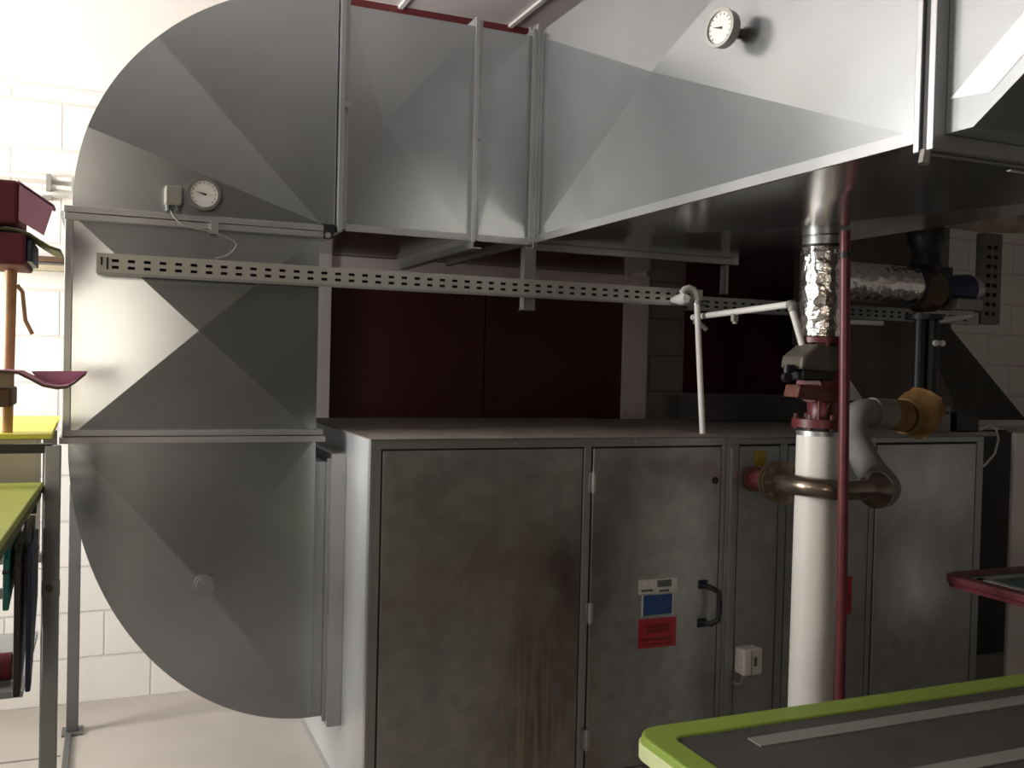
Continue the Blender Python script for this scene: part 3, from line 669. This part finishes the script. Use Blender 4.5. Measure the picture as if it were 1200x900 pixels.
vs = [p for q in ringsv for p in q]; fs = [(i*n+k, i*n+(k+1) % n, (i+1)*n+(k+1) % n, (i+1)*n+k) for i in range(4) for k in range(n)]
o = mk('torn_end', MB().add(vs, fs), AMBER, ap, sm=True, fix=False); sm_ = o.modifiers.new('t', 'SOLIDIFY'); sm_.thickness = .008
mk('tape_band', MB().ring((2.984, 2.984, 1.476), (2.990, 2.985, 1.476), .06, .068, 28), BROWNM, ap, sm=True)

# far pipework and pump behind
hp = thing('foil_crosspipe', (3.5, 3.5, 2.0), 'level foil-wrapped pipe stub behind the red pipe, leading to the dark pump', 'pipe')
mk('foil_jacket', MB().tube([(2.95, 3.42, 2.06), (3.2, 3.43, 2.06), (3.47, 3.44, 2.06)], .088, 32), FOIL, hp, sm=True)
mk('end_band', MB().ring((3.465, 3.44, 2.06), (3.48, 3.44, 2.06), .03, .095, 32), BLACK, hp, sm=True)
pu = thing('circulation_pump', (3.62, 3.45, 1.7), 'dark pump with navy motor among the pipes at right', 'pump')
mk('volute', MB().tube([(3.55, 3.36, 2.04), (3.55, 3.40, 2.04), (3.55, 3.48, 2.04), (3.55, 3.53, 2.04)], .1, 32, True, [.07, .10, .10, .07]), BROWNM, pu, sm=True)
mk('upper_valve', MB().tube([(3.56, 3.45, 2.11), (3.56, 3.45, 2.16), (3.56, 3.45, 2.22), (3.56, 3.45, 2.28), (3.56, 3.45, 2.34), (3.56, 3.45, 2.40)], .06, 24, True, [.05, .075, .06, .085, .085, .05]), BLACK, pu, sm=True)
mk('pump_flange', MB().tube([(3.56, 3.45, 1.905), (3.56, 3.45, 1.93)], .085, 24).tube([(3.64, 3.45, 2.04), (3.66, 3.45, 2.04)], .075, 24), BLACK, pu, sm=True)
mk('motor', MB().tube([(3.66, 3.45, 2.05), (3.70, 3.45, 2.055), (3.83, 3.45, 2.065)], .07, 28, True, [.055, .07, .07]), NAVY, pu, sm=True)
mk('motor_cap', MB().tube([(3.83, 3.45, 2.065), (3.87, 3.45, 2.067), (3.90, 3.45, 2.068)], .06, 28, True, [.066, .062, .045]), GALF, pu, sm=True)
mk('terminal_box', MB().box(3.68, 3.84, 3.36, 3.44, 1.955, 2.01), GBOX, pu, bevel=.008)
for x in (3.525, 3.60): mk('down_pipe', MB().tube([(x, 3.44, 1.905), (x, 3.44, 1.375)], .026 if x < 3.55 else .034, 18), BLACK, pu, sm=True)
for x in (3.585, 3.625): mk('pipe_clamp', MB().tube([(x, 3.39, 1.795), (x, 3.405, 1.795)], .014, 12), CONDUIT, pu, sm=True)
mk('side_pipe', MB().tube([(2.98, 3.60, 1.885), (3.45, 3.60, 1.888)], .012, 12).tube([(3.66, 3.5, 1.90), (3.92, 3.5, 1.94)], .014, 12), CONDUIT, pu, sm=True)
tag(mk('insulated_pipe', MB().tube([(3.42, 3.2, 2.33), (3.6, 3.18, 2.34), (4.1, 3.1, 2.36), (4.9, 3.0, 2.38), (5.58, 2.95, 2.39)], .048, 20, True, [.03, .05, .052, .052, .052]), BEIGE, sm=True),
    'dirty beige lagged pipe running level at upper right under the trunk duct', 'pipe')

# thin white conduits
gp = thing('thin_conduit', (2.262, 3.34, 1.378), 'thin white upright conduit standing on the cabinet top and hooked at the tray', 'conduit')
mk('tube', MB().tube([(2.262, 3.34, 1.380), (2.252, 3.36, 1.65), (2.243, 3.38, 1.915)], .0125, 16), CONDUIT, gp, sm=True)
mk('hook', MB().tube([(2.243, 3.38, 1.925), (2.242, 3.385, 1.955), (2.228, 3.385, 1.975), (2.205, 3.385, 1.982), (2.183, 3.385, 1.974), (2.170, 3.385, 1.958)], .012, 14), CONDUIT, gp, sm=True)
mk('clip_ball', MB().tube([(2.185, 3.37, 1.935), (2.19, 3.40, 1.935), (2.195, 3.43, 1.935), (2.2, 3.499, 1.935)], .02, 16, True, [.016, .026, .024, .012]), CONDUIT, gp, sm=True)
mk('collar', MB().ring((2.243, 3.38, 1.912), (2.243, 3.38, 1.928), .01, .019, 20), RIM, gp, sm=True)
mk('side_clip', MB().tube([(2.262, 3.38, 1.92), (2.285, 3.38, 1.92)], .012, 12), RIM, gp, sm=True)
cc = thing('cranked_conduit', (2.28, 3.1, 1.86), 'thin white conduit bent down to the valve actuator, left of the foil pipe', 'conduit')
mk('level_tube', MB().tube([(2.290, 3.48, 1.865), (2.278, 3.0, 1.882), (2.275, 2.83, 1.889)], .0125, 16), CONDUIT, cc, sm=True)
mk('corner_joint', MB().tube([(2.275, 2.835, 1.889), (2.275, 2.815, 1.889)], .015, 14).tube([(2.276, 2.822, 1.895), (2.278, 2.818, 1.865)], .015, 14), GBOX, cc, sm=True)
mk('drop_tube', MB().tube([(2.278, 2.818, 1.865), (2.305, 2.79, 1.740)], .012, 16), CONDUIT, cc, sm=True)
mk('saddle_clip', MB().box(2.270, 2.292, 3.16, 3.18, 1.838, 1.868).tube([(2.283, 3.17, 1.84), (2.283, 3.17, 1.828)], .010, 10), GBOX, cc)
mk('saddle_clip', MB().box(2.280, 2.302, 3.44, 3.46, 1.835, 1.868).tube([(2.30, 3.45, 1.845), (2.34, 3.45, 1.815)], .010, 10), GBOX, cc)

# ------------------------------------------------------------------ rimmed boards at lower right
def rounded_rect(x0, x1, y0, y1, r, z, n=7):
    pts = []
    for (cx, cy, a) in ((x0+r, y0+r, PI), (x1-r, y0+r, 1.5*PI), (x1-r, y1-r, 0), (x0+r, y1-r, .5*PI)):
        for k in range(n+1):
            b = a + .5*PI*k/n; pts.append((cx + r*math.cos(b), cy + r*math.sin(b), z))
    return pts
def rim_board(name, x0, x1, y0, y1, z, label, rim, side, inner, stripes, stripe_mat, w=.075, th=.045):
    t = thing(name, ((x0+x1)/2, (y0+y1)/2, z-th), label, 'board')
    out = rounded_rect(x0, x1, y0, y1, .07, z); inn = rounded_rect(x0+w, x1-w, y0+w, y1-w, .03, z-.002)
    n = len(out); mb = MB()
    lo = [(p[0], p[1], z-th) for p in out]; li = [(p[0], p[1], z-th) for p in inn]
    mb.add(out+inn+li+lo, [(i, (i+1) % n, n+(i+1) % n, n+i) for i in range(n)] + [(n+i, n+(i+1) % n, 2*n+(i+1) % n, 2*n+i) for i in range(n)]
           + [(2*n+i, 2*n+(i+1) % n, 3*n+(i+1) % n, 3*n+i) for i in range(n)] + [(3*n+i, 3*n+(i+1) % n, (i+1) % n, i) for i in range(n)])
    mk('rim', mb, rim, t, bevel=.006)
    lo2 = rounded_rect(x0+.008, x1-.008, y0+.008, y1-.008, .064, z-th-.014)
    mk('lower_lip', MB().prism(lo2, (0, 0, .0138)), side, t)
    if th > .04:
        sk = rounded_rect(x0-.006, x1+.006, y0-.006, y1+.006, .075, z-th-.012); si = rounded_rect(x0+.001, x1-.001, y0+.001, y1-.001, .069, z-th-.012); n_ = len(sk)
        top = [(p[0], p[1], z-.018) for p in sk]; ti = [(p[0], p[1], z-.018) for p in si]
        q = MB().add(sk+top+ti+si, [(j*n_+i, j*n_+(i+1) % n_, ((j+1) % 4)*n_+(i+1) % n_, ((j+1) % 4)*n_+i) for j in range(4) for i in range(n_)])
        mk('highlight_side_band', q, side, t, bevel=.003)
    ip = mk('mat', MB().prism(rounded_rect(x0+w, x1-w, y0+w, y1-w, .03, z-.03), (0, 0, .022)), inner, t)
    for (a, b, c, d_) in stripes: mk('stripe', MB().box(a, b, c, d_, z-.008, z-.005), stripe_mat, ip)
    return t
rim_board('rimmed_board', 1.21, 3.05, 1.25, 2.06, .75, 'lime green rimmed board with dark striped mat, front right corner of the picture', LIME, LIMEP, SLATE,
          [(1.46, 2.97, 1.872, 1.925), (1.56, 2.97, 1.60, 1.65)], STRIPE)
tt = thing('trestle_table', (2.2, 1.65, 0), 'low steel trestle carrying the lime green rimmed board', 'table')
mk('table_top', MB().box(1.45, 2.95, 1.35, 1.95, .665, .690), POST, tt)
for (x, y) in ((1.5, 1.4), (2.9, 1.4), (1.5, 1.9), (2.9, 1.9)): mk('leg', MB().box(x-.02, x+.02, y-.02, y+.02, 0, .665), POST, tt)
rim_board('rimmed_board', 2.90, 4.1, 1.95, 2.70, .90, 'maroon rimmed board with dark teal mat, at the right edge above the lime board', RED, WINE2, DTEAL,
          [(2.98, 4.02, 2.57, 2.61), (2.98, 3.01, 2.05, 2.60)], STRIPE, w=.06, th=.03)
tt = thing('trestle_table', (3.7, 2.32, 0), 'steel trestle carrying the maroon rimmed board', 'table')
mk('table_top', MB().box(3.35, 4.05, 2.05, 2.60, .835, .856), POST, tt)
for (x, y) in ((3.4, 2.1), (4.0, 2.1), (3.4, 2.55), (4.0, 2.55)): mk('leg', MB().box(x-.02, x+.02, y-.02, y+.02, 0, .835), POST, tt)

# ------------------------------------------------------------------ rack and its load at the left edge
rk = thing('storage_rack', (-.55, 3.2, 0), 'grey steel storage rack at the left edge, its post beside the lower duct bend', 'rack')
for (x, y) in ((-.137, 2.9), (-.172, 3.45), (-1.05, 2.9), (-1.05, 3.45)): mk('post', MB().box(x-.020, x+.020, y-.02, y+.02, 0, 1.395), POST, rk, bevel=.003)
mk('top_rail', MB().box(-1.07, -.14, 2.885, 2.915, 1.375, 1.400).box(-1.07, -.17, 3.44, 3.47, 1.375, 1.400), BLACK, rk)
mk('shelf_rail', MB().box(-1.07, -.19, 3.40, 3.46, .975, 1.0), POST, rk)
mk('shelf_rail', MB().box(-1.07, -.24, 2.925, 2.95, .975, 1.0), POST, rk)
mk('joint_plate', MB().box(-.160, -.114, 2.872, 2.88, .985, 1.03), POST, rk)
mk('joint_bolt', bolt((-.140, 2.872, 1.008), (0, -1, 0), .010, .008), BRASS, rk)
mk('hook_rail', MB().box(-1.07, -.18, 2.96, 2.985, 1.20, 1.225).box(-1.07, -.18, 3.38, 3.40, 1.20, 1.225), BLACK, rk)
mk('lower_shelf', MB().box(-1.07, -.20, 2.85, 3.45, .725, .742), POST, rk)
ps = thing('support_post', (-.124, 4.54, 0), 'thin grey steel post on the floor behind the lower duct bend', 'post')
mk('shaft', MB().box(-.148, -.100, 4.52, 4.56, .01, 1.08), POSTD, ps, bevel=.003)
mk('base_plate', MB().box(-.165, -.08, 4.49, 4.59, 0, .010), POSTD, ps)
tag(mk('floor_shadow_strip', MB().box(-.150, -.125, 3.3, 4.49, 0, .015), POSTD, bevel=.002), 'low dark strip imitating a floor shadow, running forward from the thin rear post', 'rail')  # dark strip modelled where a blurry shadow lies on the floor

yb = thing('yellow_board', (-.6, 3.45, 1.40), 'bright yellow board lying on top of the storage rack', 'board')
mk('board_sheet', MB().prism([(-1.1, 3.03, 1.402), (-.146, 3.03, 1.402), (-.162, 3.90, 1.402), (-1.1, 3.90, 1.402)], (0, 0, .014)), YEL, yb, bevel=.003)
mk('under_edge', MB().box(-1.1, -.15, 3.035, 3.06, 1.400, 1.402), OLIVED, yb)
cr = thing('cream_panel', (-.5, 3.43, 1.0), 'cream white flat panel standing in the rack under the yellow board', 'panel')
mk('panel_sheet', MB().box(-1.0, -.212, 3.41, 3.43, 1.001, 1.373), CREAM, cr)
mk('edge_strip', MB().box(-.212, -.197, 3.405, 3.435, 1.001, 1.373), WHITE, cr)
lg = thing('foam_mat', (-.6, 2.5, 1.27), 'yellow-green mat with dark olive edge, jutting out of the rack below the yellow board', 'mat')
mk('mat_sheet', MB().prism([(-1.0, 2.94, 1.272), (-.163, 2.94, 1.272), (-.185, 1.95, 1.272), (-1.0, 1.95, 1.272)], (0, 0, .018)), OLIVEL, lg, bevel=.003)
mk('dark_edge', MB().prism([(-1.0, 2.935, 1.247), (-.166, 2.935, 1.247), (-.188, 1.955, 1.247), (-1.0, 1.955, 1.247)], (0, 0, .025)), OLIVED, lg, bevel=.003)

def blade(x, th, ya, yb_, zt, zb, zfar, mat, name, label):
    t = thing(name, (x, (ya+yb_)/2, zb), label, 'board', 'boards hanging under the rack mat')
    pts = [(x-th/2, ya, zb), (x-th/2, ya, zt-.02), (x-th/2, ya+.03, zt), (x-th/2, yb_, zt), (x-th/2, yb_, zfar), (x-th/2, ya+.04, zb+.01)]
    mk('board_sheet', MB().prism(pts, (th, 0, 0)), mat, t, bevel=.003)
    mk('hang_loop', MB().box(x-.003, x+.003, (ya+yb_)/2-.02, (ya+yb_)/2+.02, zt, 1.2), BLACK, t)
    mk('trim_line', MB().box(x-th/2-.001, x+th/2+.001, ya-.002, yb_, zt-.055, zt-.048), INK, t)
    return t
blade(-.222, .014, 2.60, 2.96, 1.165, 1.02, 1.10, TEAL, 'hanging_board', 'teal board hanging on edge, leftmost under the yellow-green mat')
blade(-.198, .016, 2.62, 3.10, 1.175, .80, 1.00, plain('charcoal_board', (.035, .03, .028), .5), 'hanging_board', 'charcoal board hanging on edge between the teal and navy boards')
blade(-.173, .012, 2.62, 2.86, 1.175, .81, 1.00, DNAVY, 'hanging_board', 'dark navy board hanging on edge, nearest the rack post')
fr_ = thing('foam_roller', (-.5, 2.95, .742), 'dark maroon foam roller lying on the lower rack shelf', 'roller')
mk('roll', MB().tube([(-.9, 2.95, .782), (-.235, 2.95, .782)], .038, 24), WINE2, fr_, sm=True)
mk('end_ring', MB().ring((-.236, 2.95, .782), (-.230, 2.95, .782), .012, .034, 24), DWOOD, fr_, sm=True)

wpole = thing('wooden_pole', (-.262, 3.1, 1.416), 'varnished wooden pole standing upright on the yellow board', 'pole')
mk('shaft', MB().tube([(-.268, 3.1, 1.417), (-.262, 3.1, 1.88)], .016, 18), WOOD, wpole, sm=True)
mk('collar', MB().box(-.40, -.246, 2.97, 3.15, 1.495, 1.548), DWOOD, wpole, bevel=.006)
mk('side_hook', MB().tube([(-.246, 3.1, 1.84), (-.232, 3.1, 1.82), (-.224, 3.1, 1.74), (-.205, 3.1, 1.70)], .006, 10), WOOD, wpole, sm=True)
pm = thing('curved_board', (-.2, 3.0, 1.55), 'thin curved mauve board with dark brown edge, pointing right across the duct edge', 'board')
def curved(y0, y1, pts, th):
    mb = MB(); n = len(pts); up_ = [(x, y0, z) for x, z in pts]; 
    loop = up_ + [(x, y0, z-th) for x, z in pts[::-1]]
    return mb.prism(loop, (0, y1-y0, 0))
cpts = [(-.60, 1.598), (-.26, 1.598), (-.225, 1.596), (-.195, 1.580), (-.165, 1.563), (-.13, 1.556), (-.105, 1.559), (-.085, 1.572), (-.058, 1.597)]
mk('board_shell', curved(2.90, 3.075, cpts, .006), MAUVE, pm)
mk('brown_edge', curved(2.888, 2.90, cpts, .008), DWOOD, pm)
mk('back_rib', MB().prism([(-.205, 3.068, 1.594)] + [(x, 3.068, z) for x, z in cpts[3:]], (0, .008, 0)), MAUVE, pm)
mk('foot_pad', MB().box(-.40, -.25, 2.98, 3.045, 1.548, 1.592), BEIGE, pm)
fb = thing('foam_block', (-.45, 3.05, 1.88), 'maroon foam block resting on the wooden pole, lower of two', 'foam block')
mk('block', MB().box(-.75, -.212, 2.90, 3.2, 1.882, 1.968), WINE2, fb, bevel=.008)
mk('end_cap', MB().box(-.212, -.196, 2.93, 3.17, 1.895, 1.955), DNAVY, fb, bevel=.003)
cs = thing('curved_sheet', (-.3, 3.1, 1.97), 'thin dark olive sheet sagging right between the two maroon foam blocks', 'sheet')
spts = [(-.75, 1.985), (-.26, 1.985), (-.235, 1.980), (-.20, 1.955+.003), (-.17, 1.935), (-.14, 1.922), (-.10, 1.915)]
spts = [(-.75, 1.984), (-.27, 1.984), (-.235, 1.981), (-.205, 1.972), (-.18, 1.955), (-.155, 1.940), (-.128, 1.932)]
mk('sheet', curved(2.93, 3.15, spts, .006), OLIVED, cs)
mk('white_lining', curved(2.95, 3.13, [(x, z+.004) for x, z in spts[1:]], .004), WHITE, cs)
f2 = thing('foam_block', (-.45, 3.05, 1.985), 'maroon foam block with slanting mauve flap, upper of two at left edge', 'foam block')
mk('block', MB().box(-.75, -.230, 2.90, 3.2, 1.992, 2.108), WINE2, f2, bevel=.010)
mk('flap', MB().prism([(-.229, 2.90, 2.103), (-.145, 2.90, 2.047), (-.168, 2.90, 1.966), (-.229, 2.90, 2.002)], (.0, .012, 0)).prism([(-.232, 2.9, 2.108), (-.143, 2.9, 2.050), (-.147, 2.9, 2.044), (-.232, 2.9, 2.100)], (0, .10, 0)), MAUVE, f2)

# wall conduits and rail at left
wc = thing('wall_conduit', (-1.0, 4.88, 2.42), 'pair of thin white conduits on the bright wall left of the duct', 'conduit')
mk('tube', MB().tube([(-2.3, 4.89, 2.445), (-.17, 4.89, 2.445)], .011, 12), WHITE, wc, sm=True)
mk('tube', MB().tube([(-2.3, 4.89, 2.405), (-.17, 4.89, 2.405)], .011, 12), WHITE, wc, sm=True)
mk('clip', MB().box(-.275, -.255, 4.870, 4.909, 2.385, 2.46).box(-.29, -.25, 4.87, 4.909, 2.345, 2.362), GBOX, wc)
wr = thing('wall_rail', (-1.2, 4.86, 2.03), 'dark and tan rail on the wall behind the foam blocks', 'rail')
mk('dark_channel', MB().box(-2.3, -.19, 4.86, 4.909, 2.06, 2.085), DWOOD, wr)
mk('tan_strip', MB().box(-2.3, -.19, 4.85, 4.909, 2.02, 2.045), plain('tan_strip', (.42, .36, .24), .6), wr)

# ------------------------------------------------------------------ light: daylight through the windows
def area(name, loc, rot, sx, sy, e, col=(1, .97, .93)):
    l = bpy.data.lights.new(name, 'AREA'); l.shape = 'RECTANGLE'; l.size = sx; l.size_y = sy; l.energy = e; l.color = col
    o = bpy.data.objects.new(name, l); COL.objects.link(o); o.location = loc; o.rotation_euler = rot; return o
for (a, b, z0, z1), e in zip(WL, (34, 430)):
    area('daylight_left', (XL-.16, (a+b)/2, (z0+z1)/2), (0, -PI/2, 0), z1-z0-.05, b-a-.05, e, (.90, .95, 1) if e < 100 else (1, .96, .91))
for (a, b, z0, z1) in WF:
    area('daylight_front', ((a+b)/2, YF-.16, (z0+z1)/2), (PI/2, 0, 0), b-a-.05, z1-z0-.05, 68, (1, .84, .66))
w = bpy.data.worlds.new('sky'); S.world = w; w.use_nodes = True
w.node_tree.nodes['Background'].inputs[0].default_value = (.85, .92, 1, 1); w.node_tree.nodes['Background'].inputs[1].default_value = 1.0

# ------------------------------------------------------------------ camera
cam = bpy.data.cameras.new('camera'); co = bpy.data.objects.new('camera', cam); COL.objects.link(co)
cam.sensor_width = 36; cam.lens = 1125.1/1200*36; cam.clip_start = .05
Rv = Vector((.92181096, -.38685106, .02471454)); Uv = Vector((-.01448013, .02934813, .99946436)); Fv = Vector((.38736918, .92167507, -.02145177))
Mx = Matrix((Rv, Uv, -Fv)).transposed().to_4x4(); Mx.translation = Vector((0, 0, 1.65)); co.matrix_world = Mx
S.camera = co
S.view_settings.view_transform = 'Standard'; S.view_settings.look = 'None'; S.view_settings.gamma = 1; S.view_settings.exposure = -0.33
S.view_settings.use_curve_mapping = False
S.cycles.max_bounces = 8; S.cycles.diffuse_bounces = 5; S.cycles.glossy_bounces = 5; S.cycles.use_denoising = True
S.cycles.sample_clamp_indirect = 6
